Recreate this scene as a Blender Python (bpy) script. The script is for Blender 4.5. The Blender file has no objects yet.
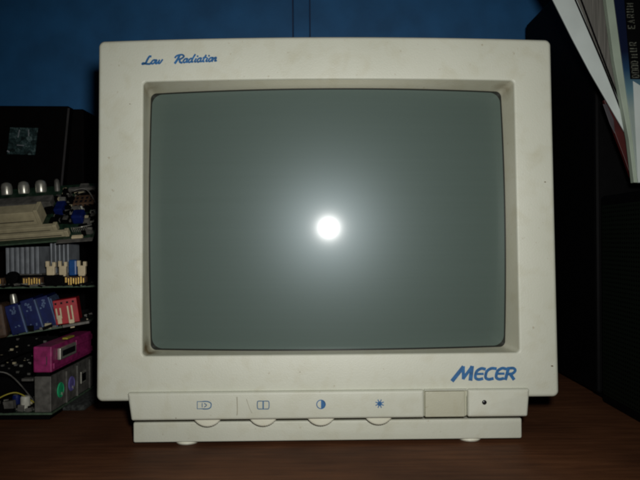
import bpy, math, random
from mathutils import Vector, Matrix
random.seed(7)
sc = bpy.context.scene
C = sc.collection
R = math.radians

# ---------------------------------------------------------------- camera, world, light, exposure
CAM_Z = .163; F = 628.0; ROLL = R(-.42)
cd = bpy.data.cameras.new('camera'); cam = bpy.data.objects.new('camera', cd); C.objects.link(cam)
cd.sensor_width = 36; cd.lens = 36*F/640; cd.clip_start = .01; cd.clip_end = 50
CAM = Matrix.Translation((0, 0, CAM_Z)) @ Matrix.Rotation(R(90), 4, 'X') @ Matrix.Rotation(ROLL, 4, 'Z')
cam.matrix_world = CAM
sc.camera = cam
w = bpy.data.worlds.new('World'); sc.world = w; w.use_nodes = True
w.node_tree.nodes['Background'].inputs[0].default_value = (.75, .8, 1, 1)
w.node_tree.nodes['Background'].inputs[1].default_value = .004
ld = bpy.data.lights.new('camera_flash', 'SPOT'); ld.shadow_soft_size = .013
ld.spot_size = R(96); ld.spot_blend = 1
ld.energy = 9.1; ld.color = (1, .985, .955)
fl = bpy.data.objects.new('camera_flash', ld); C.objects.link(fl)
fl.location = (.022, -.004, CAM_Z+.040)
fl.rotation_euler = (R(88), 0, 0)
sc.view_settings.view_transform = 'Standard'; sc.view_settings.look = 'None'
sc.view_settings.exposure = 0; sc.view_settings.gamma = 1
sc.cycles.filter_width = 2.3
sc.cycles.use_denoising = True

def P(px, py, d):
    """the place that is seen at (px,py) of the 640x480 photo at depth d in front of the camera"""
    return CAM @ Vector(((px-320)/F*d, -(py-240)/F*d, -d))

# ---------------------------------------------------------------- materials
def nt(name):
    m = bpy.data.materials.new(name); m.use_nodes = True
    t = m.node_tree; return m, t, t.nodes, t.links, t.nodes['Principled BSDF']
def ramp(n, stops):
    r = n.new('ShaderNodeValToRGB')
    e = r.color_ramp.elements
    while len(e) < len(stops): e.new(.5)
    for k, (p, c) in enumerate(stops):
        e[k].position = p; e[k].color = (*c, 1) if len(c) == 3 else c
    return r
def plain(name, col, rough=.5, metal=0, var=.25, scale=60, bump=.0, spec=.5, stretch=None):
    m, t, n, l, b = nt(name)
    tc = n.new('ShaderNodeTexCoord'); no = n.new('ShaderNodeTexNoise')
    no.inputs['Scale'].default_value = scale; no.inputs['Detail'].default_value = 5
    src = tc.outputs['Object']
    if stretch:
        mp = n.new('ShaderNodeMapping'); mp.inputs['Scale'].default_value = stretch
        l.new(src, mp.inputs[0]); src = mp.outputs[0]
    l.new(src, no.inputs['Vector'])
    r = ramp(n, [(.3, tuple(c*(1-var) for c in col)), (.7, tuple(min(1, c*(1+var)) for c in col))])
    l.new(no.outputs[0], r.inputs[0]); l.new(r.outputs[0], b.inputs['Base Color'])
    b.inputs['Roughness'].default_value = rough; b.inputs['Metallic'].default_value = metal
    b.inputs['Specular IOR Level'].default_value = spec
    if bump:
        bp = n.new('ShaderNodeBump'); bp.inputs['Strength'].default_value = bump; bp.inputs['Distance'].default_value = .0004
        l.new(no.outputs[0], bp.inputs['Height']); l.new(bp.outputs[0], b.inputs['Normal'])
    return m
def plastic(name, c0, c1, rough=.5):
    """aged beige moulded plastic: broad yellowing, smudges, specks of dirt, fine spark-eroded grain"""
    m, t, n, l, b = nt(name)
    tc = n.new('ShaderNodeTexCoord'); o = tc.outputs['Object']
    def noise(s, d=4, dist=0):
        x = n.new('ShaderNodeTexNoise'); x.inputs['Scale'].default_value = s; x.inputs['Detail'].default_value = d
        x.inputs['Distortion'].default_value = dist; l.new(o, x.inputs['Vector']); return x
    a = noise(14, 7, .3)
    r = ramp(n, [(.28, c0), (.70, c1)]); l.new(a.outputs[0], r.inputs[0])
    s = noise(70, 8, .4)
    rs = ramp(n, [(.50, (1, 1, 1)), (.80, (.86, .82, .73))]); l.new(s.outputs[0], rs.inputs[0])
    mx = n.new('ShaderNodeMixRGB'); mx.blend_type = 'MULTIPLY'; mx.inputs[0].default_value = .6
    l.new(r.outputs[0], mx.inputs[1]); l.new(rs.outputs[0], mx.inputs[2])
    k = noise(260, 3)
    rk = ramp(n, [(.70, (1, 1, 1)), (.80, (.62, .52, .42))]); l.new(k.outputs[0], rk.inputs[0])
    m2 = n.new('ShaderNodeMixRGB'); m2.blend_type = 'MULTIPLY'; m2.inputs[0].default_value = .7
    l.new(mx.outputs[0], m2.inputs[1]); l.new(rk.outputs[0], m2.inputs[2])
    l.new(m2.outputs[0], b.inputs['Base Color'])
    b.inputs['Roughness'].default_value = rough
    g = noise(900, 3); bp = n.new('ShaderNodeBump'); bp.inputs['Strength'].default_value = .45; bp.inputs['Distance'].default_value = .0003
    l.new(g.outputs[0], bp.inputs['Height']); l.new(bp.outputs[0], b.inputs['Normal'])
    return m
M = {}
M['case'] = plastic('aged_beige_plastic', (.485, .498, .408), (.530, .543, .455))
M['reveal'] = plastic('yellowed_beige_plastic', (.50, .495, .375), (.555, .55, .44))
M['button'] = plastic('yellower_button_plastic', (.39, .385, .29), (.43, .43, .325))
M['wheel'] = plastic('pale_wheel_plastic', (.60, .60, .48), (.68, .68, .56), .4)
M['stain'] = plain('brown_grime', (.10, .065, .03), .8, 0, .4, 300)
M['crease'] = plain('faint_scratch_dirt', (.30, .29, .22), .7, 0, .1, 300)
M['ink'] = plain('blue_print_ink', (.018, .105, .26), .45, 0, .3, 300)
M['ink_pale'] = plain('worn_blue_print_ink', (.045, .12, .22), .5, 0, .2, 300)
M['hole'] = plain('dark_led_lens', (.01, .01, .012), .2, 0, .1)
M['black'] = plain('black_plastic', (.0024, .0024, .0026), .6, 0, .2, 80, .2, .06)
M['black_card'] = plain('black_cardboard', (.0018, .0014, .0014), .75, 0, .3, 60, .2, .05)
M['edge_card'] = plain('worn_card_edge', (.02, .018, .018), .8, 0, .3, 90)
# screen: grey phosphor seen through etched glass
m, t, n, l, b = nt('crt_glass_over_grey_phosphor'); M['screen'] = m
tc = n.new('ShaderNodeTexCoord')
mp = n.new('ShaderNodeMapping'); mp.inputs['Scale'].default_value = (3, 3, 260); l.new(tc.outputs['Object'], mp.inputs[0])
no = n.new('ShaderNodeTexNoise'); no.inputs['Scale'].default_value = 1.5; no.inputs['Detail'].default_value = 3; l.new(mp.outputs[0], no.inputs['Vector'])
r = ramp(n, [(.3, (.071, .098, .084)), (.7, (.074, .102, .088))]); l.new(no.outputs[0], r.inputs[0])
l.new(r.outputs[0], b.inputs['Base Color'])
b.inputs['Roughness'].default_value = .41; b.inputs['Specular IOR Level'].default_value = .53; b.inputs['Specular Tint'].default_value = (.78, .92, 1, 1)
b.inputs['Coat Weight'].default_value = .24; b.inputs['Coat Roughness'].default_value = .15; b.inputs['Coat IOR'].default_value = 1.5
M['mask'] = plain('black_tube_border', (.012, .014, .012), .3, 0, .1)
# desk wood
m, t, n, l, b = nt('dark_red_brown_wood'); M['wood'] = m
tc = n.new('ShaderNodeTexCoord'); mp = n.new('ShaderNodeMapping'); mp.inputs['Scale'].default_value = (7, 75, 75); l.new(tc.outputs['Object'], mp.inputs[0])
no = n.new('ShaderNodeTexNoise'); no.inputs['Scale'].default_value = 2.6; no.inputs['Detail'].default_value = 8; no.inputs['Distortion'].default_value = .5; l.new(mp.outputs[0], no.inputs['Vector'])
r = ramp(n, [(.25, (.085, .033, .015)), (.5, (.120, .047, .020)), (.75, (.165, .068, .030))]); l.new(no.outputs[0], r.inputs[0])
n2 = n.new('ShaderNodeTexNoise'); n2.inputs['Scale'].default_value = 9; n2.inputs['Detail'].default_value = 4; l.new(tc.outputs['Object'], n2.inputs['Vector'])
r2 = ramp(n, [(.35, (.55, .55, .6)), (.65, (1.0, 1.0, 1.0))]); l.new(n2.outputs[0], r2.inputs[0])
mx = n.new('ShaderNodeMixRGB'); mx.blend_type = 'MULTIPLY'; mx.inputs[0].default_value = 1; l.new(r.outputs[0], mx.inputs[1]); l.new(r2.outputs[0], mx.inputs[2])
l.new(mx.outputs[0], b.inputs['Base Color']); b.inputs['Roughness'].default_value = .62; b.inputs['Specular IOR Level'].default_value = .14
bp = n.new('ShaderNodeBump'); bp.inputs['Strength'].default_value = .25; bp.inputs['Distance'].default_value = .0005; l.new(no.outputs[0], bp.inputs['Height']); l.new(bp.outputs[0], b.inputs['Normal'])
M['wall'] = plain('blue_wall_paint', (.017, .122, .300), .6, 0, .16, 22, .8)
M['wall_dark'] = plain('wall_joint', (.008, .035, .10), .7, 0, .2, 20)
# perforated black metal
m, t, n, l, b = nt('black_perforated_grille'); M['grille'] = m
tc = n.new('ShaderNodeTexCoord'); vo = n.new('ShaderNodeTexVoronoi'); vo.inputs['Scale'].default_value = 240; vo.inputs['Randomness'].default_value = 0
l.new(tc.outputs['Object'], vo.inputs['Vector'])
r = ramp(n, [(.28, (.0006, .0006, .0006)), (.42, (.006, .009, .006))]); l.new(vo.outputs['Distance'], r.inputs[0]); l.new(r.outputs[0], b.inputs['Base Color'])
b.inputs['Roughness'].default_value = .5; b.inputs['Specular IOR Level'].default_value = .08
M['pcb'] = plain('dark_green_circuit_board', (.012, .032, .018), .4, 0, .5, 220, .3)
M['pcb_edge'] = plain('green_grey_board_edge', (.06, .10, .06), .6, 0, .3, 200)
M['cream'] = plain('cream_slot_plastic', (.42, .37, .23), .5, 0, .15, 120)
M['cream_lt'] = plain('pale_cream_plastic', (.62, .52, .33), .5, 0, .15, 120)
M['fin'] = plain('grey_aluminium_fin', (.24, .26, .28), .5, .2, .25, 90)
M['steel'] = plain('dull_port_steel', (.13, .125, .11), .5, .3, .4, 160, .3)
M['silver'] = plain('bright_tin_metal', (.55, .54, .46), .35, .7, .2, 160)
M['gold'] = plain('gold_plated_contacts', (.95, .55, .14), .3, .5, .3, 400)
M['blue'] = plain('navy_blue_plastic', (.005, .012, .085), .45, 0, .3, 120, 0, .2)
M['blue_lt'] = plain('light_blue_edge_plastic', (.10, .15, .27), .5, 0, .2, 120, 0, .2)
M['blue_mid'] = plain('bright_blue_clip_plastic', (.015, .08, .26), .4, 0, .2, 120)
M['red'] = plain('red_plastic', (.38, .010, .018), .4, 0, .2, 120)
M['magenta'] = plain('magenta_port_plastic', (.27, .018, .11), .5, 0, .4, 160, .2)
M['foam'] = plain('dark_speckled_foam', (.020, .022, .020), .9, 0, 1.6, 330, .8)
M['green'] = plain('green_port_plastic', (.02, .40, .16), .4, 0, .2, 300)
M['purple'] = plain('purple_port_plastic', (.14, .12, .36), .4, 0, .2, 300)
M['brown'] = plain('brown_coil_wrap', (.075, .04, .02), .6, 0, .4, 200)
M['yellow'] = plain('yellow_label', (.35, .30, .03), .6, 0, .2, 200)
M['white'] = plain('white_plastic', (.50, .50, .42), .5, 0, .15, 200)
M['paper'] = plain('off_white_glossy_cover', (.55, .61, .58), .4, 0, .08, 30)
M['paper_g'] = plain('greenish_white_spine', (.35, .42, .33), .5, 0, .12, 30)
M['pages'] = plain('grey_page_edges', (.13, .125, .11), .8, 0, .55, 30, .3, .3, (60, 2, .6))
M['redcover'] = plain('dark_red_cover', (.05, .004, .003), .5, 0, .3, 40)
M['mauve'] = plain('dull_mauve_cover', (.045, .04, .045), .6, 0, .3, 40)
M['stripgrey'] = plain('grey_print_ink', (.075, .08, .06), .6, 0, .9, 700)

# ---------------------------------------------------------------- mesh helpers
class MB:
    def __init__(s): s.v = []; s.f = []; s.mi = []
    def add(s, vs, fs, mi=0):
        o = len(s.v); s.v += [tuple(x) for x in vs]; s.f += [tuple(o+i for i in f) for f in fs]; s.mi += [mi]*len(fs)
    def box(s, x0, x1, y0, y1, z0, z1, mat=None, mi=0):
        vs = [Vector((x, y, z)) for x in (x0, x1) for y in (y0, y1) for z in (z0, z1)]
        if mat is not None: vs = [mat @ v for v in vs]
        s.add(vs, [(0,1,3,2),(4,6,7,5),(0,4,5,1),(2,3,7,6),(0,2,6,4),(1,5,7,3)], mi); return s
    def loft(s, loops, mi=0, cap0=False, cap1=False, closed=True):
        n = len(loops[0]); vs = [p for L in loops for p in L]; fs = []
        for k in range(len(loops)-1):
            for i in range(n if closed else n-1):
                j = (i+1) % n; fs.append((k*n+i, k*n+j, (k+1)*n+j, (k+1)*n+i))
        if cap0: fs.append(tuple(range(n-1, -1, -1)))
        if cap1: fs.append(tuple((len(loops)-1)*n+i for i in range(n)))
        s.add(vs, fs, mi); return s
    def lathe(s, prof, mat, n=24, mi=0, knurl=0):
        """prof: (radius, height) pairs round local Z"""
        loops = [[mat @ Vector(((r-knurl*(i % 2))*math.cos(2*math.pi*i/n), (r-knurl*(i % 2))*math.sin(2*math.pi*i/n), h)) for i in range(n)] for r, h in prof]
        return s.loft(loops, mi, prof[0][0] > 0, prof[-1][0] > 0)
    def build(s, name, mat, parent=None, bevel=0, smooth=None, seg=2, weld=False):
        me = bpy.data.meshes.new(name); me.from_pydata(s.v, [], s.f)
        for mm in (mat if isinstance(mat, (list, tuple)) else [mat]): me.materials.append(M[mm])
        me.polygons.foreach_set('material_index', s.mi)
        import bmesh
        bm = bmesh.new(); bm.from_mesh(me)
        if weld: bmesh.ops.remove_doubles(bm, verts=bm.verts, dist=2e-6)
        bmesh.ops.recalc_face_normals(bm, faces=bm.faces); bm.to_mesh(me); bm.free()
        if smooth:
            me.polygons.foreach_set('use_smooth', [True]*len(me.polygons)); me.set_sharp_from_angle(angle=R(smooth))
        me.update()
        o = bpy.data.objects.new(name, me); C.objects.link(o)
        if parent: o.parent = parent
        if bevel:
            bv = o.modifiers.new('bevel', 'BEVEL'); bv.width = bevel; bv.segments = seg; bv.limit_method = 'ANGLE'; bv.angle_limit = R(40)
        return o
def tag(o, label=None, cat=None, group=None, kind=None):
    if label: o['label'] = label
    if cat: o['category'] = cat
    if group: o['group'] = group
    if kind: o['kind'] = kind
    return o
def empty(name, loc, rot=(0, 0, 0)):
    o = bpy.data.objects.new(name, None); C.objects.link(o); o.location = loc; o.rotation_euler = rot; o.empty_display_size = .03
    return o
def rr(l, r, b, t, rad, ns=20, nc=7):
    """rounded rectangle, counter-clockwise from the bottom-left corner's end"""
    pts = []
    for (cx, cy, a0) in ((l+rad, b+rad, 180), (r-rad, b+rad, 270), (r-rad, t-rad, 0), (l+rad, t-rad, 90)):
        for k in range(nc+1):
            a = R(a0 + 90*k/nc); pts.append((cx+rad*math.cos(a), cy+rad*math.sin(a)))
        nx = {180: (r-rad, b), 270: (r, t-rad), 0: (l+rad, t), 90: (l, b+rad)}[a0]
        x0, y0 = pts[-1]
        for k in range(1, ns): pts.append((x0+(nx[0]-x0)*k/ns, y0+(nx[1]-y0)*k/ns))
    return pts

def stain(mat, spots):
    m = M[mat]; t = m.node_tree; n = t.nodes; l = t.links; bb = n['Principled BSDF']
    tc = n.new('ShaderNodeTexCoord'); no = n.new('ShaderNodeTexNoise'); no.inputs['Scale'].default_value = 160; no.inputs['Detail'].default_value = 5
    l.new(tc.outputs['Object'], no.inputs['Vector'])
    for co, rad, amt in spots:
        ds = n.new('ShaderNodeVectorMath'); ds.operation = 'DISTANCE'; l.new(tc.outputs['Object'], ds.inputs[0]); ds.inputs[1].default_value = co
        mr = n.new('ShaderNodeMapRange'); mr.inputs[1].default_value = rad; mr.inputs[2].default_value = rad*.15; mr.inputs[3].default_value = 0; mr.inputs[4].default_value = amt*2
        l.new(ds.outputs['Value'], mr.inputs[0])
        mu = n.new('ShaderNodeMath'); mu.operation = 'MULTIPLY'; mu.use_clamp = True; l.new(mr.outputs[0], mu.inputs[0]); l.new(no.outputs[0], mu.inputs[1])
        mx = n.new('ShaderNodeMixRGB'); l.new(mu.outputs[0], mx.inputs[0]); src = bb.inputs['Base Color'].links[0].from_socket
        l.new(src, mx.inputs[1]); mx.inputs[2].default_value = (.16, .115, .05, 1); l.new(mx.outputs[0], bb.inputs['Base Color'])
# ---------------------------------------------------------------- the setting
b = MB(); b.box(-.9, .75, -.10, .905, -.03, 0)
desk = b.build('desk', 'wood', None, .002)
tag(desk, 'dark red brown wooden desk top under the old computer monitor', 'desk')
WALL = .915
b = MB(); b.box(-1.6, 1.6, WALL, WALL+.08, -.75, 1.4); wall = b.build('wall', 'wall'); tag(wall, kind='structure')
x0 = P(293, 20, WALL).x; x1 = P(310, 20, WALL).x
tr = MB().box(x0+.001, x1-.001, WALL-.003, WALL-.0005, -.75, 1.4).build('cover_strip', 'wall', wall, .0008)
for x in (x0, x1): MB().box(x-.0012, x+.0009, WALL-.0009, WALL-.0004, -.75, 1.4).build('joint_line', 'wall_dark', wall)
b = MB(); b.box(-1.6, 1.6, -1.2, WALL, -.78, -.75); fl_ = b.build('floor', 'wood'); tag(fl_, kind='structure')
# desk legs
for x in (-.86, .71):
    for y in (-.06, .86): MB().box(x-.025, x+.025, y-.025, y+.025, -.75, -.03).build('leg', 'wood', desk, .002)

# ---------------------------------------------------------------- the monitor
D0 = .490; YAW = R(.75); TILT = R(2.0)
bot = P(327, 399.5, D0)
root = empty('computer_monitor', (bot.x, D0, 0), (0, 0, YAW))
tag(root, 'old beige cathode ray computer monitor with a blank screen and blue lettering', 'computer monitor')
RM = Matrix.Translation((bot.x, D0, 0)) @ Matrix.Rotation(YAW, 4, 'Z')
ZB = bot.z
TM = Matrix.Translation((0, 0, ZB)) @ Matrix.Rotation(-TILT, 4, 'X')      # face plane, tipped back
def T(u, v, w): return TM @ Vector((u, -w, v))                            # u right, v up the face, w towards the viewer
def inv(px, py, w=0, mat=None):
    """(u, v) of a photo point on the plane w of the face (or of the upright base with mat)"""
    A = (RM @ (TM if mat is None else mat)).inverted()
    o = A @ CAM.translation; p = A @ P(px, py, 1.0); d = p-o
    k = (-w-o.y)/d.y; q = o+d*k; return q.x, q.z
ul, vb = inv(95.9, 400, 0); ur, _ = inv(559.6, 400, 0)
utl, vt = inv(98.2, 41, 0); utr, _ = inv(551.3, 41, 0)
vt += .0002; vb = 0.0
BOW = .0032
def warp(p, vtop=vt):
    """trapezoid sides and slightly arched top of the moulded front"""
    u, v = p; k = max(0, v/vt)
    s = (utr-utl)/(ur-ul); c0 = (ul+ur)/2; c1 = (utl+utr)/2
    h = (ur-ul)/2; q = (u-c0)/h
    u2 = (c0+(c1-c0)*k) + (u-c0)*(1+(s-1)*k)
    return u2, v + BOW*(1-min(1, q*q))*max(0, k*1.6-.6)
SU, SV, SR, SW = .0065, .1455, .78, -.0035       # glass centre, sphere radius, recess
def sag(u, v):
    r2 = (u-SU)**2+(v-SV)**2; return SR-math.sqrt(SR*SR-r2)
GL = SW
def outer(ins, wz, rad=.0048):
    return [T(*warp(p), wz) for p in rr(ul+ins, ur-ins, vb+ins, vt-ins, max(rad-ins, .0006))]
ol, ob_ = inv(142.2, 355, 0); orr, ot = inv(514.5, 80, 0)
_, ob_ = inv(330, 354.3, 0); _, ot = inv(330, 79.3, 0); ot -= BOW*.75
il, _ = inv(148.4, 230, -.017); ir, _ = inv(505.5, 230, -.017)
_, ib = inv(330, 350.5, -.011); _, it = inv(330, 88.5, -.011)
print('open', ol, orr, ob_, ot, 'inner', il, ir, ib, it, 'face', ul, ur, vt)
loops = [outer(.0030, -.046), outer(.0006, -.022), outer(0, -.0034)]
FR = .0030
for k in range(1, 6):
    a = R(90*k/5); loops.append(outer(FR*(1-math.cos(a)), -FR*(1-math.sin(a))))
def lip(ins, wz, rad=.0022): return [T(*warp(p), wz) for p in rr(ol+ins, orr-ins, ob_+ins, ot-ins, rad)]
b = MB(); b.loft(loops)
fl1 = loops[-1]; fl2 = lip(-.0016, 0, .0032)
b.loft([fl1, fl2])
back = [fl2]
for k in range(1, 5):
    a = R(90*k/4); back.append(lip(-.0016+.0016*math.sin(a), -.0016*(1-math.cos(a)), .0030))
b.loft(back)
b.build('bezel', 'case', root, 0, 50, weld=True)
b = MB()
def inner(ins, dw, rad=.0045): return [T(u, v, GL-sag(u, v)+dw) for u, v in rr(il+ins, ir-ins, ib+ins, it-ins, rad)]
L0 = back[-1]; L1 = inner(-.0002, .0006); mid = [a.lerp(c, .5) for a, c in zip(L0, L1)]
b.loft([L0, mid, L1, inner(0, -.0006), inner(.0, -.004)])
b.build('screen_surround', 'reveal', root, 0, 50)
stain('reveal', [(T(il+.001, ib+.002, -.012), .012, 1.0), (T(ir, it, -.012), .012, .5), (T(il, it, -.010), .016, .4)])
# glass
b = MB(); ext = .004
def gl(ins, rad): return [T(u, v, GL-sag(u, v)) for u, v in rr(il+ins, ir-ins, ib+ins, it-ins, rad)]
b.loft([gl(-ext, .010), gl(-.0005, .0078), gl(.0012, .0085)], 1)
base_loop = rr(il+.0012, ir-.0012, ib+.0012, it-.0012, .0085)
cu, cv = (il+ir)/2, (ib+it)/2; rings = []
for k in range(25):
    s = 1-k/25; rings.append([T(cu+(u-cu)*s, cv+(v-cv)*s, GL-sag(cu+(u-cu)*s, cv+(v-cv)*s)) for u, v in base_loop])
b.loft(rings, 0)
nn = len(base_loop); cen = T(cu, cv, GL-sag(cu, cv))
b.add(rings[-1]+[cen], [(i, (i+1) % nn, nn) for i in range(nn)], 0)
scr = b.build('screen', ['screen', 'mask'], root, 0, 80, weld=True)
ctr = T(SU, SV, GL-SR)
scr.data.normals_split_custom_set_from_vertices([(v.co-ctr).normalized() for v in scr.data.vertices])
# rear housing
b = MB()
def hous(w_, l_, r_, b_, t_, rad): return [T(u, v, w_) for u, v in rr(l_, r_, b_, t_, rad)]
b.loft([hous(-.030, ul+.007, ur-.007, .006, vt-.007, .01), hous(-.10, ul+.010, ur-.010, .006, vt-.010, .014), hous(-.16, ul+.022, ur-.022, .010, vt-.022, .02),
        hous(-.24, ul+.062, ur-.062, .020, vt-.062, .022), hous(-.325, ul+.080, ur-.080, .032, vt-.085, .024), hous(-.34, ul+.088, ur-.088, .040, vt-.093, .02)], 0, True, True)
hs = b.build('rear_housing', 'case', root, 0, 40)
for k in range(14):
    u = -.12+k*.0175
    g = MB(); g.box(u-.0022, u+.0022, -.002, .0022, -.028, .028, TM @ Matrix.Translation((0, .125, vt-.0128)) @ Matrix.Rotation(R(-78.6), 4, 'X'))
    g.build('vent_slot', 'hole', hs)
# base: control strip, plinth, feet. Upright; coordinates x, -w, z in the root frame
UP = Matrix.Identity(4)
def B(x, z, wz): return Vector((x, -wz, z))
PW = .0035
pl, pzt = inv(127, 393.5, PW, UP); pr, pzt2 = inv(530, 388.5, PW, UP); pbl, pzb = inv(131, 421.5, PW, UP); pbr, pzb2 = inv(528, 416.5, PW, UP)
pzt = (pzt+pzt2)/2; pzb = (pzb+pzb2)/2
seam = inv(468, 400, PW, UP)[0]; bl_ = inv(425, 400, PW, UP)[0]; br_ = inv(466, 400, PW, UP)[0]
btop = inv(446, 391.5, PW, UP)[1]; bbot = inv(446, 418, PW, UP)[1]
def strip(l_, r_, lb, rb, name, mat='case', zt=None, zb=None, wz=PW, fr=.0022, rad=.0016, back_=-.024):
    zt = pzt if zt is None else zt; zb = pzb if zb is None else zb
    def lp(ins, w_, rd):
        out = []
        for u, v in rr(l_+ins, r_-ins, zb+ins, zt-ins, rd, 6, 4):
            k = (zt-v)/(zt-zb); q = (u-l_)/(r_-l_)
            out.append(B(u+k*((lb-l_)*(1-q)+(rb-r_)*q), v, w_))
        return out
    loops = [lp(0, back_, rad), lp(0, wz-fr, rad)]
    for k in range(1, 5):
        a = R(90*k/4); loops.append(lp(fr*(1-math.cos(a)), wz-fr*(1-math.sin(a)), max(rad-fr*(1-math.cos(a)), .0004)))
    g = MB(); g.loft(loops, 0, True, True); return g.build(name, mat, root, 0, 45)
gap = .0005
strip(pl, bl_-gap, pbl, bl_-gap, 'control_panel')
# rail over and under the power button and the fixed right end with the lamp
strip(seam, pr, seam, pbr, 'indicator_panel')
strip(bl_+.0002, br_-.0006, bl_+.0002, br_-.0006, 'power_button', 'button', btop, bbot+.0006, PW-.0004, .0008, .0008)
strip(bl_-gap+.0002, seam-.0002, bl_-gap+.0002, seam-.0002, 'button_recess', 'button', pzt-.0002, pzb+.0002, PW-.0034, .0006, .0008)
strip(bl_-gap+.0001, seam-.0001, bl_-gap+.0001, seam-.0001, 'button_rail', 'case', pzt, btop+.0005, PW-.0002, .0005, .0005)
# plinth
QW = -.0105
ql, qzt = inv(133, 424, QW, UP); qr, _ = inv(522, 419, QW, UP)
qbl, qzb = inv(135.5, 444, QW, UP); qbr, q2 = inv(521.5, 437.5, QW, UP); qzb = (qzb+q2)/2
print('plinth bottom', qzb, 'panel', pzt, pzb)
def plp(ins, y0):
    return None
g = MB()
FRq = .0018
pf = [(-.0, .0)]
def qloop(ins, w_):
    zt = pzb-.0052; zb = qzb
    return [B(u, v, w_) for u, v in rr(ql+ins, qr-ins, zb+ins, zt-ins, .0012, 6, 3)]
loops = [qloop(0, -.25), qloop(0, QW-FRq)]
for k in range(1, 5):
    a = R(90*k/4); loops.append(qloop(FRq*(1-math.cos(a))*.6, QW-FRq*(1-math.sin(a))))
g.loft(loops, 0, True, True); g.build('plinth', 'case', root, 0, 45)
# underside block joining plinth and face
g = MB(); g.box(ql+.006, qr-.006, .022, .24, qzb+.012, ZB+.02); g.build('neck_block', 'case', root, .002)
for px, py, dy in ((187, 446, .021), (470, 440, .021), (187, 446, .20), (470, 440, .20)):
    x = inv(px, py, -.018, UP)[0]
    g = MB(); g.lathe([(.0065, qzb+.001), (.0092, qzb-.0002), (.0097, .0016), (.0090, .0003), (.0078, 0)], Matrix.Translation((x, dy, 0)), 28)
    g.build('foot', 'wheel', root, 0, 50)
for px, py in ((207, 419), (263, 418.5), (321, 418), (379, 417)):
    x, z = inv(px, py, 0, UP); zc = inv(px, py+7.6, -.003, UP)[1]+.0126
    mat = Matrix.Translation((x, .003, zc)) @ Matrix.Rotation(R(90), 4, 'X')
    g = MB(); g.lathe([(.0110, -.0022), (.0122, -.0018), (.0126, -.0010), (.0126, .0010), (.0122, .0018), (.0110, .0022)], mat, 88, 0, .00028)
    g.build('thumbwheel', 'wheel', root, 0, 50)
# printing
def ribbon(b, pts, wd, plane, mi=0):
    """flat stroke along pts (photo pixels); wd is the width in pixels, one value or one per point"""
    n = len(pts); wds = wd if isinstance(wd, (list, tuple)) else [wd]*n; Lp = []; Rp = []
    for i, p in enumerate(pts):
        a = Vector(pts[max(0, i-1)]); c = Vector(pts[min(n-1, i+1)]); d = (c-a)
        if d.length == 0: d = Vector((1, 0))
        d.normalize(); nrm = Vector((-d.y, d.x))*wds[i]/2; q = Vector(p)
        if i == 0: q = q-d*wds[i]*.3
        if i == n-1: q = q+d*wds[i]*.3
        Lp.append(plane(*(q+nrm))); Rp.append(plane(*(q-nrm)))
    b.loft([Lp, Rp], mi, closed=False)
def smooth(pts, k=6):
    """Catmull-Rom through the points"""
    out = []; n = len(pts)
    for i in range(n-1):
        p0 = Vector(pts[max(0, i-1)]); p1 = Vector(pts[i]); p2 = Vector(pts[i+1]); p3 = Vector(pts[min(n-1, i+2)])
        for j in range(k):
            t_ = j/k
            out.append(tuple(.5*((2*p1)+(p2-p0)*t_+(2*p0-5*p1+4*p2-p3)*t_*t_+(3*p1-p0-3*p2+p3)*t_**3)))
    out.append(tuple(pts[-1])); return out
_lift = [0]
def face_plane(off=.00025):
    def f(x, y):
        u, v = inv(x, y, 0); return T(u, v, off)
    return f
def panel_plane(off=.00025):
    def f(x, y):
        u, v = inv(x, y, PW, UP); return B(u, v, PW+off)
    return f
# MECER: x grows right, y up in letter units (1 = 11.5 px), italic
def letters(strokes, ox, oy, sx, sy, slant, width, rot, planefn, name, mat):
    b = MB()
    for k, (pts, sm, wf) in enumerate(strokes):
        if sm: pts = smooth(pts)
        q = []
        for x, y in pts:
            X = x*sx+y*sy*slant; Y = -y*sy
            q.append((ox+X*math.cos(rot)+Y*math.sin(rot), oy-X*math.sin(rot)+Y*math.cos(rot)))
        wd = width*wf if not isinstance(wf, list) else [width*wf[min(len(wf)-1, int(i*len(wf)/len(q)))] for i in range(len(q))]
        ribbon(b, q, wd, planefn(.00025+.00002*k))
    return b.build(name, mat, root)
S = []
# M with a long swept first leg
S += [([(-.45, -.05), (.20, .95)], 0, 1.35), ([(.22, .97), (.52, .10)], 0, 1.1), ([(.52, .10), (1.02, .97)], 0, 1.05), ([(1.04, .97), (1.22, 0)], 0, 1.35)]
def eE(x): return [([(x+.80, .80), (x+.45, .85), (x+.12, .68), (x+.05, .42), (x+.14, .12), (x+.45, 0), (x+.80, .05)], 1, 1), ([(x+.12, .43), (x+.74, .43)], 0, .8)]
def cC(x): return [([(x+.86, .82), (x+.45, .85), (x+.12, .68), (x+.05, .42), (x+.14, .12), (x+.45, 0), (x+.82, .05)], 1, 1)]
S += eE(1.52)+cC(2.48)+eE(3.48)
S += [([(4.52, .0), (4.52, .84)], 0, 1.1), ([(4.52, .84), (5.0, .84), (5.22, .64), (5.0, .42), (4.6, .40)], 1, .95), ([(4.82, .40), (5.28, .0)], 0, 1.1)]
letters(S, 457.5, 379.6, 10.6, 12.8, .28, 2.95, R(.7), face_plane, 'brand_lettering', 'ink')
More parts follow.
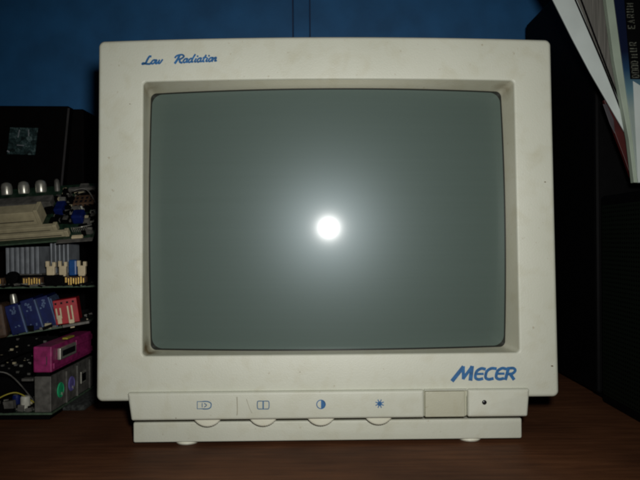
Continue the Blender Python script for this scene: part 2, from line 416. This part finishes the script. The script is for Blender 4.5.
# Low Radiation, brush script
S = []
def o_(x): return [([(x+.42, .50), (x+.18, .48), (x+.02, .22), (x+.18, .0), (x+.42, .12), (x+.46, .38), (x+.40, .5)], 1, 1)]
S += [([(.62, .98), (.42, .98), (.30, .60), (.22, .14), (-.18, .02), (-.08, .14), (.30, .05), (.80, .0), (.95, .12)], 1, 1.2)]   # L
S += o_(.98)
S += [([(1.46, .42), (1.62, .48), (1.62, .06), (1.82, .04), (2.0, .46)], 1, .95), ([(2.0, .46), (2.0, .06), (2.22, .06), (2.38, .50)], 1, .95)]   # w
X = 4.30
S += [([(X+.22, .95), (X+.16, .5), (X, -.02)], 1, 1.35), ([(X-.28, .70), (X-.1, .95), (X+.5, 1.05), (X+.88, .82), (X+.60, .52), (X+.22, .50)], 1, 1.05), ([(X+.42, .50), (X+.62, .1), (X+.92, .0)], 1, 1.25)]   # R
def a_(x): return o_(x)+[([(x+.5, .5), (x+.46, .1), (x+.62, .03), (x+.74, .12)], 1, .9)]
S += a_(X+1.02)
S += o_(X+1.72)+[([(X+2.34, 1.0), (X+2.22, .5), (X+2.20, .08), (X+2.40, .06)], 1, 1.05)]      # d
def i_(x): return [([(x+.06, .46), (x, .08), (x+.2, .04)], 1, 1), ([(x+.14, .72), (x+.16, .80)], 0, 1)]
S += i_(X+2.62)
S += a_(X+2.92)
S += [([(X+3.88, .85), (X+3.76, .4), (X+3.76, .06), (X+3.94, .04)], 1, 1), ([(X+3.62, .54), (X+4.08, .56)], 0, .8)]     # t
S += i_(X+4.18)
S += o_(X+4.48)
S += [([(X+5.10, .48), (X+5.04, .0)], 0, 1), ([(X+5.04, .2), (X+5.28, .50), (X+5.44, .42), (X+5.38, .06), (X+5.62, .08)], 1, .95)]   # n
letters(S, 143.6, 64.3, 7.35, 7.6, .42, 1.7, R(2.2), face_plane, 'slogan_lettering', 'ink')
# symbols over the thumbwheels
b = MB(); pf = panel_plane()
def poly(b, pts, wd, off=.00025): ribbon(b, pts, wd, panel_plane(off))
poly(b, [(203.5, 401.5), (197.3, 401.5), (197.3, 408.7), (203.5, 408.7)], .9)
poly(b, smooth([(203, 401.4), (207.5, 401.4), (210.8, 403), (211.2, 405.2), (210.4, 407.5), (207.5, 408.8), (203, 408.8)]), 1.1, .0003)
poly(b, [(202.2, 403.2), (202.2, 407.0)], .8); poly(b, smooth([(204.5, 403.4), (206.6, 405.1), (204.5, 406.9)]), .9)
b.build('width_symbol', 'ink_pale', root)
b = MB()
poly(b, smooth([(261, 401), (258.3, 401.1), (257.5, 402), (257.3, 405), (257.6, 408), (258.6, 408.9), (261, 408.9)]), .9)
poly(b, smooth([(265.4, 401), (268, 401.1), (268.9, 402), (269.1, 405), (268.8, 408), (267.9, 408.9), (265.4, 408.9)]), .9)
poly(b, [(263.2, 401), (263.2, 408.9)], 1.4, .0003); poly(b, [(261.2, 401), (265.2, 401)], .8, .00035); poly(b, [(261.2, 408.9), (265.2, 408.9)], .8, .00035)
b.build('height_symbol', 'ink_pale', root)
b = MB(); cx, cy, rad = 321, 404.3, 4.3
poly(b, [(cx+rad*math.cos(2*math.pi*k/24), cy+rad*math.sin(2*math.pi*k/24)) for k in range(25)], .9)
half = [pf(cx+rad*math.cos(R(-90+180*k/12)), cy+rad*math.sin(R(-90+180*k/12))) for k in range(13)]
b.add(half, [tuple(range(13))])
b.build('contrast_symbol', 'ink', root)
b = MB(); cx, cy = 379.6, 403.6
dot = [pf(cx+2.3*math.cos(R(30*k)), cy+2.3*math.sin(R(30*k))) for k in range(12)]; b.add(dot, [tuple(range(12))])
for k in range(8):
    a = R(45*k+22); poly(b, [(cx+2.2*math.cos(a), cy+2.2*math.sin(a)), (cx+4.2*math.cos(a), cy+4.2*math.sin(a))], .95, .0003)
b.build('brightness_symbol', 'ink', root)
# lamp hole
u, v = inv(484.3, 402.3, PW, UP)
g = MB(); g.lathe([(.0018, 0), (.0018, .0004), (.0013, .0008), (.0005, .0010)], Matrix.Translation((u, -PW, v)) @ Matrix.Rotation(R(90), 4, 'X'), 20)
g.build('indicator_lamp', 'hole', root, 0, 50)
# scratches and grime marks
b = MB()
for pts, wd in (([(237, 397), (237.4, 410), (237, 415)], 1.0), ([(246.5, 399), (249.5, 408), (252, 413)], .5)): poly(b, smooth(pts), wd)
b.build('scratch', 'crease', root)
for x, y, r_ in ((552, 366, 1.2), (545, 182, .9), (130, 104, .6), (176, 418, .6), (300, 372, .5)):
    pp = face_plane(.0002) if y < 385 else panel_plane(.0002)
    b = MB(); b.add([pp(x+r_*(1+.5*math.sin(k*2.1))*math.cos(R(30*k)), y+.6*r_*math.sin(R(30*k))) for k in range(12)], [tuple(range(12))])
    b.build('grime_spot', 'stain', root)

# ---------------------------------------------------------------- right: black boxes and books
XL = P(560, 375, .73).x
b = MB(); b.box(XL, XL+.19, .632, .842, .006, .443+.006)
tw = empty('computer_tower', (XL, .632, 0)); tag(tw, 'tall black metal case standing against the blue wall behind the books', 'computer case')
def rel(o): return -Vector(o.location)
def child_box(parent, name, mat, x0, x1, y0, y1, z0, z1, bevel=.001):
    p = parent.location
    g = MB(); g.box(x0-p.x, x1-p.x, y0-p.y, y1-p.y, z0-p.z, z1-p.z); return g.build(name, mat, parent, bevel)
child_box(tw, 'case_shell', 'black', XL, XL+.19, .632, .842, .006, .449, .003)
for x in (XL+.02, XL+.17):
    for y in (.65, .82): child_box(tw, 'foot', 'black', x-.012, x+.012, y-.012, y+.012, 0, .006)
sp = empty('loudspeaker', (XL, .40, 0)); tag(sp, 'black loudspeaker box with a dotted side standing on the desk under the books', 'loudspeaker')
STOP = .2045
child_box(sp, 'cabinet', 'black', XL+.0012, XL+.17, .40, .625, 0, STOP, .003)
child_box(sp, 'side_grille', 'grille', XL-.001, XL+.0012, .408, .617, .010, STOP-.010, .0004)

BD = .556    # books stand on the loudspeaker
def slab(pts, y0, y1, name, mat, parent, bevel=.0003):
    """a thin block whose outline (photo points) lies in the plane at depth y0"""
    p = parent.location; g = MB()
    A = [P(x, y, y0)-p for x, y in pts]; Bk = [Vector((a.x, a.y+(y1-y0), a.z)) for a in A]
    g.loft([A, Bk], 0, True, True); return g.build(name, mat, parent, bevel)
# pale magazine upright, its cover towards the camera
b0 = P(637, 183, BD); zt = P(600, -60, BD).z
mg = empty('magazine', (b0.x, BD, STOP)); tag(mg, 'pale magazine with a navy top and black title panel, upright right of the monitor', 'magazine')
slab([(634, 182.5), (629, 140), (614, 60), (598, -60), (700, -60), (700, 184)], BD, BD+.006, 'page_block', 'paper_g', mg)
# cover: navy to pale gradient is printed on it
m, t, n, l, bb = nt('navy_to_pale_printed_cover'); M['cover'] = m
tc = n.new('ShaderNodeTexCoord'); sx_ = n.new('ShaderNodeSeparateXYZ'); l.new(tc.outputs['Object'], sx_.inputs[0])
no = n.new('ShaderNodeTexNoise'); no.inputs['Scale'].default_value = 40; l.new(tc.outputs['Object'], no.inputs['Vector'])
mr = n.new('ShaderNodeMapRange'); l.new(sx_.outputs['Z'], mr.inputs[0])
mr.inputs[1].default_value = P(630, 112, BD).z-STOP; mr.inputs[2].default_value = P(630, 52, BD).z-STOP
r = ramp(n, [(0, (.27, .33, .30)), (.35, (.10, .20, .24)), (.7, (.015, .05, .11)), (1, (.004, .008, .03))]); l.new(mr.outputs[0], r.inputs[0])
l.new(r.outputs[0], bb.inputs['Base Color']); bb.inputs['Roughness'].default_value = .35
slab([(638, 182.8), (633, 140), (624, 75), (614, 0), (608, -60), (700, -60), (700, 184)], BD-.0012, BD-.0002, 'front_cover', 'cover', mg, .0002)
slab([(630.5, 79), (624.5, 0), (621, -60), (700, -60), (700, 80)], BD-.0018, BD-.0013, 'title_panel', 'black', mg, 0)
slab([(641, 86), (633, 81), (638, 182), (645, 183)], BD-.0016, BD-.00125, 'pale_stripe', 'paper', mg, 0)
# title lettering, too dim to read in full: rows of upright characters running down the panel
f = MB()
def bp_(x, y): return P(x, y, BD-.0020)-mg.location
def glyph(cx, cy, kind):
    s = 2.2
    K = {'O': [[(-1, -1), (1, -1), (1, 1), (-1, 1), (-1, -1)]], 'M': [[(-1, 1), (-1, -1), (0, .3), (1, -1), (1, 1)]], 'U': [[(-1, -1), (-1, 1), (1, 1), (1, -1)]],
         'D': [[(-1, -1), (.4, -1), (1, 0), (.4, 1), (-1, 1), (-1, -1)]], 'A': [[(-1, 1), (0, -1), (1, 1)], [(-.5, .3), (.5, .3)]], 'R': [[(-1, 1), (-1, -1), (1, -1), (1, 0), (-1, 0)], [(0, 0), (1, 1)]],
         'V': [[(-1, -1), (0, 1), (1, -1)]], 'E': [[(1, -1), (-1, -1), (-1, 1), (1, 1)], [(-1, 0), (.7, 0)]]}[kind]
    for st in K:
        # characters lie on their side: text runs up the panel
        ribbon(f, [(cx+y*s*1.45, cy-x*s*.62) for x, y in st], 1.1, bp_)
xs = 633.5
for k, (ch, cy) in enumerate(zip('DOODMUR', (76, 71.5, 67, 62.5, 56, 50, 44))):
    glyph(625.8+cy*.085+3.4, cy, ch)
for k, (ch, cy) in enumerate(zip('EARUM', (27, 21.5, 16, 10.5, 5))): glyph(625.8+cy*.085+3.4, cy, ch)
f.build('title_lettering', 'stripgrey', mg)
# white booklet slumping left, its page edges showing
bk = empty('booklet', tuple(P(634, 182, BD+.012))); bk.location.z = STOP
tag(bk, 'white booklet leaning left over the monitor with dark page lines beside it', 'booklet')
slab([(553-34, -60), (572-30, -60), (579, 0), (607, 75), (622, 110), (633, 140), (640, 183), (634, 183), (628, 139), (604, 97), (588, 66), (553, 0)][0:1]+
     [(545, -60), (577, 0), (606, 70), (622, 108), (634, 142), (640, 182.5), (635, 182.5), (630, 141), (605, 98), (590, 72), (572, 38), (553, 0)], BD+.0070, BD+.0085, 'cover', 'paper', bk, .0002)
slab([(545, -60), (572, 0), (602, 72), (620, 108), (634, 142), (638, 182.4), (641, 182.4), (640, 140), (634, 100), (622, 62), (605, 0), (585, -60)], BD+.0088, BD+.0140, 'page_edges', 'pages', bk, .0002)
for k, (a, c, e) in enumerate((((571, -10), (602, 62), (621, 110)), ((577.5, -10), (604.5, 62), (623, 110)))):
    g = MB(); q = lambda x, y: P(x, y, BD+.0066-.0002*k)-bk.location
    ribbon(g, smooth([a, c, e, (631, 138)]), [1.7]*19, q)
    g.build('fold_line', 'black', bk)
# red booklet behind
rb = empty('red_booklet', tuple(P(634, 182, BD+.02))); rb.location.z = STOP
tag(rb, 'dark red booklet showing under the white booklet at the right edge', 'booklet')
slab([(635, 182), (631, 177), (624, 157), (616, 136), (604, 100), (640, 100), (641, 182.3)], BD+.0145, BD+.0185, 'cover', 'redcover', rb)
slab([(615, 134), (610, 124), (603, 104), (607, 104), (614, 120)], BD+.0130, BD+.0138, 'mauve_tab', 'mauve', rb)

# ---------------------------------------------------------------- left: black boxes, pile of circuit boards
bx = empty('black_box', (P(84, 105, .80).x, .78, 0)); tag(bx, 'plain black cardboard box standing against the blue wall behind the circuit boards', 'cardboard box')
x_r = P(83.5, 105, .78).x; z_t = P(60, 109, .78).z
child_box(bx, 'carton', 'black_card', x_r-.30, x_r, .78, .90, 0, z_t, .002)
child_box(bx, 'lid_flap', 'black_card', x_r-.299, x_r-.001, .7785, .7797, z_t-.05, z_t-.001, .0004)
fo = empty('picture_folder', (P(30, 180, .765).x, .745, 0)); tag(fo, 'black folder with a small teal chip picture, leaning on the plain black box', 'folder')
LEAN = Matrix.Rotation(R(-3), 4, 'X')
def fold(pts, d, th, name, mat, bevel=.0003):
    g = MB(); A = [P(x, y, d)-fo.location for x, y in pts]; Bk = [a+Vector((0, th, 0)) for a in A]
    g.loft([A, Bk], 0, True, True); return g.build(name, mat, fo, bevel)
pz = 240+F*.163/.756
fold([(-120, pz), (44, pz), (68.5, 106), (-120, 105)], .756, .016, 'folder_body', 'black_card', .001)
fold([(43, pz-4), (45, pz-4), (69.6, 108), (67.6, 108)], .7545, .0012, 'worn_edge', 'edge_card', .0002)
# chip picture: dim teal print
m, t, n, l, bb = nt('teal_chip_print'); M['chip_print'] = m
tc = n.new('ShaderNodeTexCoord'); vo = n.new('ShaderNodeTexVoronoi'); vo.inputs['Scale'].default_value = 170; l.new(tc.outputs['Object'], vo.inputs['Vector'])
no = n.new('ShaderNodeTexNoise'); no.inputs['Scale'].default_value = 420; l.new(tc.outputs['Object'], no.inputs['Vector'])
mm_ = n.new('ShaderNodeMixRGB'); mm_.inputs[0].default_value = .6; l.new(vo.outputs['Color'], mm_.inputs[1]); l.new(no.outputs[0], mm_.inputs[2])
r = ramp(n, [(.3, (.004, .010, .010)), (.55, (.020, .045, .045)), (.72, (.10, .15, .15))]); l.new(mm_.outputs[0], r.inputs[0]); l.new(r.outputs[0], bb.inputs['Base Color']); bb.inputs['Roughness'].default_value = .4
fold([(7, 154), (35, 155), (38, 128), (10, 127.5)], .7550, .0006, 'chip_picture', 'chip_print', 0)
g = MB()
for a, c, wd in (((19.5, 130), (18, 137), 1), ((28.5, 130), (28.8, 136), 1), ((17, 145), (24, 145.5), .8), ((7.5, 151), (9, 152), 1.5)):
    ribbon(g, [a, c], wd, lambda x, y: P(x, y, .7546)-fo.location)
g.build('picture_highlights', 'fin', fo)

def board(name, label, z, px_r, d_front, d_back, tilt=None, th=.0016, xl=-.46):
    """one motherboard: Empty at its front right corner, board sheet as its first part"""
    X = (px_r-320)/F*d_front
    o = empty(name, (X, d_front, z)); tag(o, label, 'circuit board', 'circuit boards piled on the desk left of the monitor')
    if tilt: o.rotation_euler = tilt
    g = MB(); g.box(xl-X, 0, 0, d_back-d_front, -th, 0); g.build('board_sheet', 'pcb', o, .0003)
    g = MB(); g.box(xl-X, .0004, -.0005, -.00005, -th-.0001, .0001); g.box(.00005, .0006, 0, d_back-d_front, -th-.0001, .0001); g.build('board_edge', 'pcb_edge', o)
    return o
def bxp(o, name, mat, x0, x1, y0, y1, z0, z1, bevel=.0004, rot=None, parent=None):
    g = MB()
    if rot is not None:
        c = Vector(((x0+x1)/2, (y0+y1)/2, z0)); Mx = Matrix.Translation(c) @ rot
        g.box(-(x1-x0)/2, (x1-x0)/2, -(y1-y0)/2, (y1-y0)/2, 0, z1-z0, Mx)
    else: g.box(x0, x1, y0, y1, z0, z1)
    return g.build(name, mat, parent or o, bevel)
def cyl(o, name, mat, x, y, z0, z1, r_, top=None, parent=None, axis='Z'):
    g = MB(); Mx = Matrix.Translation((x, y, z0))
    if axis == 'X': Mx = Mx @ Matrix.Rotation(R(90), 4, 'Y')
    h = z1-z0
    g.lathe([(r_*.94, 0), (r_, r_*.08), (r_, h*.85), (r_*.97, h*.92), (r_*.80, h)], Mx, 20); c = g.build(name, mat, parent or o, 0, 45)
    if top:
        g = MB(); g.lathe([(r_*.8, 0), (r_*.55, .0004), (r_*.1, .0006)], Mx @ Matrix.Translation((0, 0, h)), 20); g.build('metal_top', top, c, 0, 60)
    return c
def litter(o, n, x0, x1, y0, y1, name='chip', seed=1, tall=1):
    """small surface parts soldered to the board: too many and too small to tell apart"""
    rnd = random.Random(seed); g = MB()
    for k in range(n):
        x = rnd.uniform(x0, x1); y = rnd.uniform(y0, y1); s = rnd.choice((.0012, .0018, .003, .0045)); h = rnd.uniform(.0008, .0035)*rnd.choice((1, tall))
        g.box(x-s, x+s, y-s*.6, y+s*.6, 0, h, Matrix.Translation((x, y, 0)) @ Matrix.Rotation(rnd.uniform(-.3, .3), 4, 'Y') @ Matrix.Translation((-x, -y, 0)), rnd.choice((0, 0, 0, 0, 1, 2, 2, 3)) if s < .004 else rnd.choice((0, 0, 2)))
    c = g.build('small_components', ['black', 'silver', 'steel', 'cream'], o); c['kind'] = 'stuff'; return c

px = lambda n_, d: n_/F*d
# --- bottom board with the port block on its right edge
A = board('motherboard', 'lowest circuit board of the pile, with the magenta and the green and purple round ports', .008, 50, .570, .74)
s = px(1, .57)
bxp(A, 'standoff_base', 'black', -.20, -.004, .006, .16, -.0078, -.0017)
pb = bxp(A, 'port_block', 'steel', -17*s, -.0004, .0006, .105, .0002, 36*s, .0006)
for k, (yy, mt) in enumerate(((.020, 'green'), (.046, 'purple'))):
    rg = MB(); rg.lathe([(.0072, 0), (.0072, .0006), (.0066, .0010), (.0060, .0006), (.0058, -.0002)], Matrix.Translation((0, yy, .016)) @ Matrix.Rotation(R(90), 4, 'Y'), 24)
    ro = rg.build('round_port', mt, pb, 0, 40)
    ro['label'] = 'green round port' if k == 0 else 'purple round port'
    rg = MB(); rg.lathe([(.0058, .0002), (.0057, .0006), (.003, .0008), (.0005, .0009)], Matrix.Translation((0, yy, .016)) @ Matrix.Rotation(R(90), 4, 'Y'), 24); rg.build('port_face', mt, pb, 0, 60)
    rg = MB(); rg.box(.0008, .0016, yy+.001, yy+.003, .011, .0135); rg.build('contact_key', 'silver', pb)
bxp(A, 'usb_port', 'silver', -.0003, .0008, .070, .084, .010, .022, .0005, None, pb)
bxp(A, 'usb_tongue', 'black', .0008, .0012, .072, .082, .012, .020, 0, None, pb)
for yy in (.0335, .060, .094): bxp(A, 'port_divider', 'steel', -.0003, .0014, yy-.0008, yy+.0008, .0005, 34*s, .0002, None, pb)
mp_ = bxp(A, 'parallel_port', 'magenta', -18*s, .0006, .0004, .100, 40*s, 66*s, .0012)
bxp(A, 'port_lip', 'magenta', .0006, .0022, .002, .099, 43*s, 49*s, .0006, None, mp_)
bxp(A, 'port_lip', 'magenta', .0006, .0022, .055, .099, 57*s, 63*s, .0006, None, mp_)
bxp(A, 'port_shell', 'silver', .0006, .0040, .012, .050, 50*s, 62*s, .0008, None, mp_)
bxp(A, 'port_opening', 'hole', .0040, .0043, .016, .046, 53*s, 59*s, 0, None, mp_)
bxp(A, 'moulded_groove', 'mauve', -4.6*s, -3.9*s, -.0002, .0003, 48*s, 56*s, 0, None, mp_)
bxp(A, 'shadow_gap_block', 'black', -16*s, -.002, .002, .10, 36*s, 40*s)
bxp(A, 'yellow_sticker', 'yellow', -.004, .0012, .035, .052, 66.5*s+.0006, 69*s, .0004)
cyl(A, 'white_plug', 'white', -31*s, .010, .0, .013, .0042)
bxp(A, 'white_plug_cap', 'white', -34.5*s, -28*s, .006, .015, .0003, .004)
cyl(A, 'capacitor', 'blue', -45*s, .02, 0, .012, .004, 'silver')
bxp(A, 'chip', 'black', -.075, -.05, .03, .06, 0, .003)
litter(A, 110, -.12, -.018, .003, .12, seed=3, tall=3)
rc_ = bxp(A, 'riser_card', 'black', -.13, -.020, .064, .0655, 0, .060, .0003)
rnd = random.Random(31); g = MB()
for k in range(170):
    x = rnd.uniform(-.125, -.022); z = rnd.uniform(.004, .058); q = rnd.choice((.0006, .0009, .0014, .0024)); g.box(x-q, x+q, .064-rnd.uniform(.0006, .003), .064, z-q*.7, z+q*.7, None, rnd.choice((0, 0, 1, 2, 2, 3)) if q < .002 else 0)
c = g.build('small_components', ['black', 'silver', 'steel', 'cream'], rc_); c['kind'] = 'stuff'
bxp(A, 'dark_card', 'black', -.13, -.028, .040, .046, 0, .024, .0006)
bxp(A, 'metal_clip', 'steel', -36*s, -24*s, .012, .020, .026, .0285, .0004)

fp = empty('foam_pad', (-.25, .60, 0)); tag(fp, 'crumbly dark grey foam pad on the desk under the lowest circuit board', 'foam pad')
child_box(fp, 'pad', 'foam', -.45, -.228, .605, .72, 0, .0055, .0015)
# --- second board, turned: navy sockets and the red connector
Bb = board('motherboard', 'second circuit board from the bottom, with navy blue sockets and a red connector', .0815, 88, .640, .80, (0, R(-8), R(13)), xl=-.42)
s = px(1, .62)
for k, (x, h, ln) in enumerate(((-66, 30, -7), (-51, 33, -8), (-38.5, 33, -8), (-33.5, 31, -8))):
    wd = 13 if k < 3 else 5
    so = bxp(Bb, 'blue_socket', 'blue', (x-wd/2)*s, (x+wd/2)*s, -.004+.004*k, .050, 0, h*s, .0006, Matrix.Rotation(R(ln), 4, 'Y'))
    bxp(Bb, 'pale_edge', 'blue_lt', (x+wd/2+.4)*s, (x+wd/2+1.8)*s, -.006+.004*k, .046, 0, h*s*.96, .0003, Matrix.Rotation(R(ln), 4, 'Y'), so)
    if k < 3:
        Mt = Matrix.Translation((x*s, -.0040+.004*k-.0006, 0)) @ Matrix.Rotation(R(ln), 4, 'Y')
        rnd = random.Random(k); g = MB()
        for q in range(9):
            a = rnd.uniform(-2.8, 2.8)*s; z = (h*.74+rnd.uniform(-4, 4))*s; g.box(a-.0007, a+.0009, -.0004, 0, z, z+.0016, Mt)
        for q in range(3):
            a = rnd.uniform(-3, 3)*s; z = (h*.2+rnd.uniform(-2, 2))*s; g.box(a-.0006, a+.0008, -.0004, 0, z, z+.0010, Mt)
        g.build('socket_print', 'blue_lt', so)
bxp(Bb, 'brown_coil', 'brown', -88*s, -75*s, -.012, .02, -.001, 33*s, .003)
cyl(Bb, 'silver_can', 'silver', -78*s, .045, 0, 38*s, .0036, 'silver')
rc = bxp(Bb, 'red_connector', 'red', -31*s, -8*s, -.002, .018, .002, 27*s, .0006)
for k in range(4): bxp(Bb, 'pin_hole', 'hole', (-29.5+k*5.6)*s, (-27.5+k*5.6)*s, -.0023, -.0019, 22.5*s, 24.5*s, 0, None, rc)
for x, zt_, zb_ in ((-26.5, 19, 3), (-15.5, 20, -3)):
    g = MB()
    for a in (-2.6, 1.2): g.box((x+a)*s, (x+a+1.5)*s, -.0040, -.0022, zb_*s+.006, zt_*s)
    g.box((x-2.6)*s, (x+2.7)*s, -.0042, -.0023, zb_*s+.005, zb_*s+.0085); g.box((x-2)*s, (x+2)*s, -.0044, -.0024, zb_*s, zb_*s+.0052)
    g.build('retaining_clip', 'cream_lt', Bb, .0002)
bxp(Bb, 'grey_ribbon', 'steel', -24*s, .002, -.010, .004, -.0010, .0018, .0005)
litter(Bb, 60, -.10, -.004, .0, .12, seed=5)

litter(Bb, 60, -.11, -.002, -.001, .012, seed=21, tall=2)
litter(A, 80, -.11, -.018, .002, .03, seed=22, tall=2)
def wire(o, pts, r_, name, mat):
    pts = [Vector(p) for p in smooth(pts, 8)]; loops = []
    for i, p in enumerate(pts):
        d = Vector(pts[min(i+1, len(pts)-1)])-Vector(pts[max(i-1, 0)]); d.normalize(); a = d.orthogonal().normalized()
        up = Vector((0, 0, 1)); a = d.cross(up) if abs(d.z) < .95 else d.cross(Vector((1, 0, 0))); a.normalize(); c = d.cross(a)
        loops.append([p+r_*(a*math.cos(2*math.pi*k/8)+c*math.sin(2*math.pi*k/8)) for k in range(8)])
    g = MB(); g.loft(loops, 0, True, True); return g.build(name, mat, o, 0, 60)
wire(A, [(-.10, .02, .004), (-.07, .006, .030), (-.045, .010, .034), (-.030, .03, .004)], .0007, 'loose_wire', 'steel')
wire(A, [(-.11, .03, .004), (-.085, .004, .018), (-.050, .014, .045), (-.034, .05, .050)], .0008, 'loose_wire', 'black')
wire(A, [(-.06, .002, .003), (-.050, -.002, .012), (-.033, .002, .018), (-.024, .02, .004)], .0006, 'loose_wire', 'yellow')
# --- third board: grey heat sinks, gold contacts, cream clips
Cc = board('motherboard', 'third circuit board up, with grey finned heat sinks and gold contacts along its front', .1185, 95, .640, .80, (0, R(-.6), 0), xl=-.42)
s = px(1, .64)
for (xa, n_, zt_, st, y_) in ((-95, 7, 39, 5.1, .012), (-53, 5, 43, 4.3, .020)):
    hk = bxp(Cc, 'heat_sink', 'steel', xa*s, (xa+n_*st)*s, y_+.001, y_+.03, .001, 12*s, .0004)
    for k in range(n_): bxp(Cc, 'fin', 'fin', (xa+k*st)*s, (xa+k*st+(2.9 if xa < -60 else 1.7))*s, y_, y_+.03, 12*s, (zt_+k*.12)*s, .0004, None, hk)
def contacts(xa, xb):
    g = bxp(Cc, 'contact_row', 'brown', xa*s, xb*s, .0002, .006, 0, 9*s, .0003); n_ = int((xb-xa)/2.6)
    for k in range(n_):
        x = xa+1+k*(xb-xa-1)/n_
        h_ = MB(); h_.box(x*s, (x+1.3)*s, -.0008, .0001, 1*s, (7.5+random.uniform(0, 2))*s); h_.build('gold_contact', 'gold', g, .0002)
contacts(-73, -54); contacts(-31, -10); contacts(-97, -92)
def clip(x, mt, zt_=25, w_=8):
    g = MB()
    for a, c, z0, z1 in ((-.5, .5, 11, 20), (-.62, -.2, 19, 25), (.2, .62, 19, 24), (-.42, .42, 9.5, 12)):
        g.box((x+a*w_)*s, (x+c*w_)*s, .0006, .0046, z0*s, z1*s)
    g.build('latch_clip', mt, Cc, .0006)
clip(-45, 'cream_lt'); clip(-33, 'cream_lt', w_=7); clip(-14, 'cream_lt', w_=7.5)
bxp(Cc, 'blue_clip', 'blue_mid', -27*s, -19*s, .0008, .006, 10*s, 26*s, .0015)
bxp(Cc, 'black_header', 'black', -50*s, -32*s, -.001, .010, 0, 11*s, .0005)
bxp(Cc, 'black_header', 'black', -96*s, -48*s, .008, .012, 0, 11*s, .0005)
g = MB(); g.lathe([(.003, -.004), (.0062, -.0035), (.0066, 0), (.0062, .0035), (.003, .004)], Matrix.Translation((-83*s, .002, 9*s)) @ Matrix.Rotation(R(90), 4, 'X'), 20); g.build('coil', 'black', Cc, 0, 40)
litter(Cc, 40, -.10, -.003, .0, .01, seed=8)

# --- top board, tipped up at the back: cream slots, row of cans
Dd = board('motherboard', 'topmost circuit board, tipped up, with three long cream slots and a row of silver cans', .1670, 92, .640, .740, (R(40), R(-3.8), 0), xl=-.42)
s = px(1, .64)
for (xr, y0, h, wd) in ((-27, .0050, .0062, .0046), (-41, .0145, .0072, .0056), (-61, .0290, .0165, .0150)):
    sl = bxp(Dd, 'expansion_slot', 'cream', -.20, xr*s, y0, y0+wd, 0, h, .0006)
    bxp(Dd, 'slot_end', 'cream_lt' if h < .005 else 'cream', (xr-1)*s, (xr+3.4)*s, y0-.0008, y0+wd+.0006, 0, h*1.10+.0006, .0008, None, sl)
    bxp(Dd, 'slot_groove', 'hole', -.19, (xr-4)*s, y0-.0003, y0+.0003, h*.30, h*.30+.0007, 0, None, sl)
bxp(Dd, 'back_rail', 'steel', -.20, -55*s, .056, .070, 0, .009, .001)
bxp(Dd, 'grey_rim', 'steel', -42*s, .002, .078, .083, .004, .0085, .0012)
for k, x in enumerate((-115, -96, -77, -59)):
    g = MB(); Mx = Matrix.Translation((x*s, .090, -.001)) @ Matrix.Rotation(R(-40), 4, 'X')
    r_ = .0060 if k < 3 else .0030
    g.lathe([(r_*.95, 0), (r_, .001), (r_, .0090), (r_*.85, .0125), (r_*.4, .0142), (.0003, .0145)], Mx, 22); g.build('metal_can', 'silver' if k < 3 else 'steel', Dd, 0, 60)
pc = bxp(Dd, 'port_cluster', 'brown', -30*s, -8*s, .050, .066, 0, .008, .0006)
for k in range(4):
    for q in range(2): bxp(Dd, 'socket_hole', 'hole', (-28+k*5)*s, (-25.4+k*5)*s, .0498, .04995, .0012+q*.0035, .0036+q*.0035, 0, None, pc)
    for q in range(2): bxp(Dd, 'socket_hole', 'hole', (-28+k*5)*s, (-25.4+k*5)*s, .0525+q*.006, .0565+q*.006, .00795, .0081, 0, None, pc)
bxp(Dd, 'blue_block', 'blue', -25*s, -13*s, .024, .037, 0, .011, .002)
bxp(Dd, 'blue_block', 'blue', -47*s, -38*s, .040, .056, 0, .010, .001)
bxp(Dd, 'white_pin', 'white', -17*s, -15.5*s, .0380, .0390, .007, .013, 0)
bxp(Dd, 'tan_block', 'cream_lt', -20*s, -9*s, -.001, .003, 0, .0030, .0006)
bxp(Dd, 'steel_tab', 'steel', -34*s, .002, -.006, -.001, .0003, .0016, .0003)
litter(Dd, 200, -.050, -.002, .026, .088, seed=11, tall=2)
litter(Dd, 50, -.090, -.040, .045, .076, seed=12, tall=2)
litter(Dd, 30, -.012, -.001, .004, .040, seed=13, tall=2)
litter(Cc, 70, -.11, -.003, -.0005, .004, seed=28, tall=1)
wire(Dd, [(-.040, .072, .002), (-.030, .060, .018), (-.016, .064, .016), (-.006, .052, .003)], .0007, 'loose_wire', 'steel')
wire(Dd, [(-.020, .012, .004), (-.010, .006, .010), (-.002, .014, .006)], .0006, 'loose_wire', 'silver')
for k in range(9): wire(Dd, [((-22+k*1.9)*s, .012, 0), ((-22+k*1.9)*s, .0115, .0035), ((-22+k*1.9)*s, .012, .006)], .0004, 'pin', 'silver')
# black spacers that carry the pile
bxp(Bb, 'spacer', 'black', -.040, -.020, .060, .078, -.0130, -.0016)
bxp(Bb, 'spacer', 'black', -.20, -.18, .060, .078, -.060, -.0016)
bxp(Cc, 'spacer', 'black', -.035, -.018, .095, .112, -.0360, -.0016)
bxp(Cc, 'spacer', 'black', -.21, -.19, .070, .088, -.050, -.0016)
bxp(Cc, 'spacer', 'black', -.21, -.19, .058, .075, 0, .095)
bxp(Cc, 'spacer', 'black', -.060, -.040, .062, .079, 0, .095)
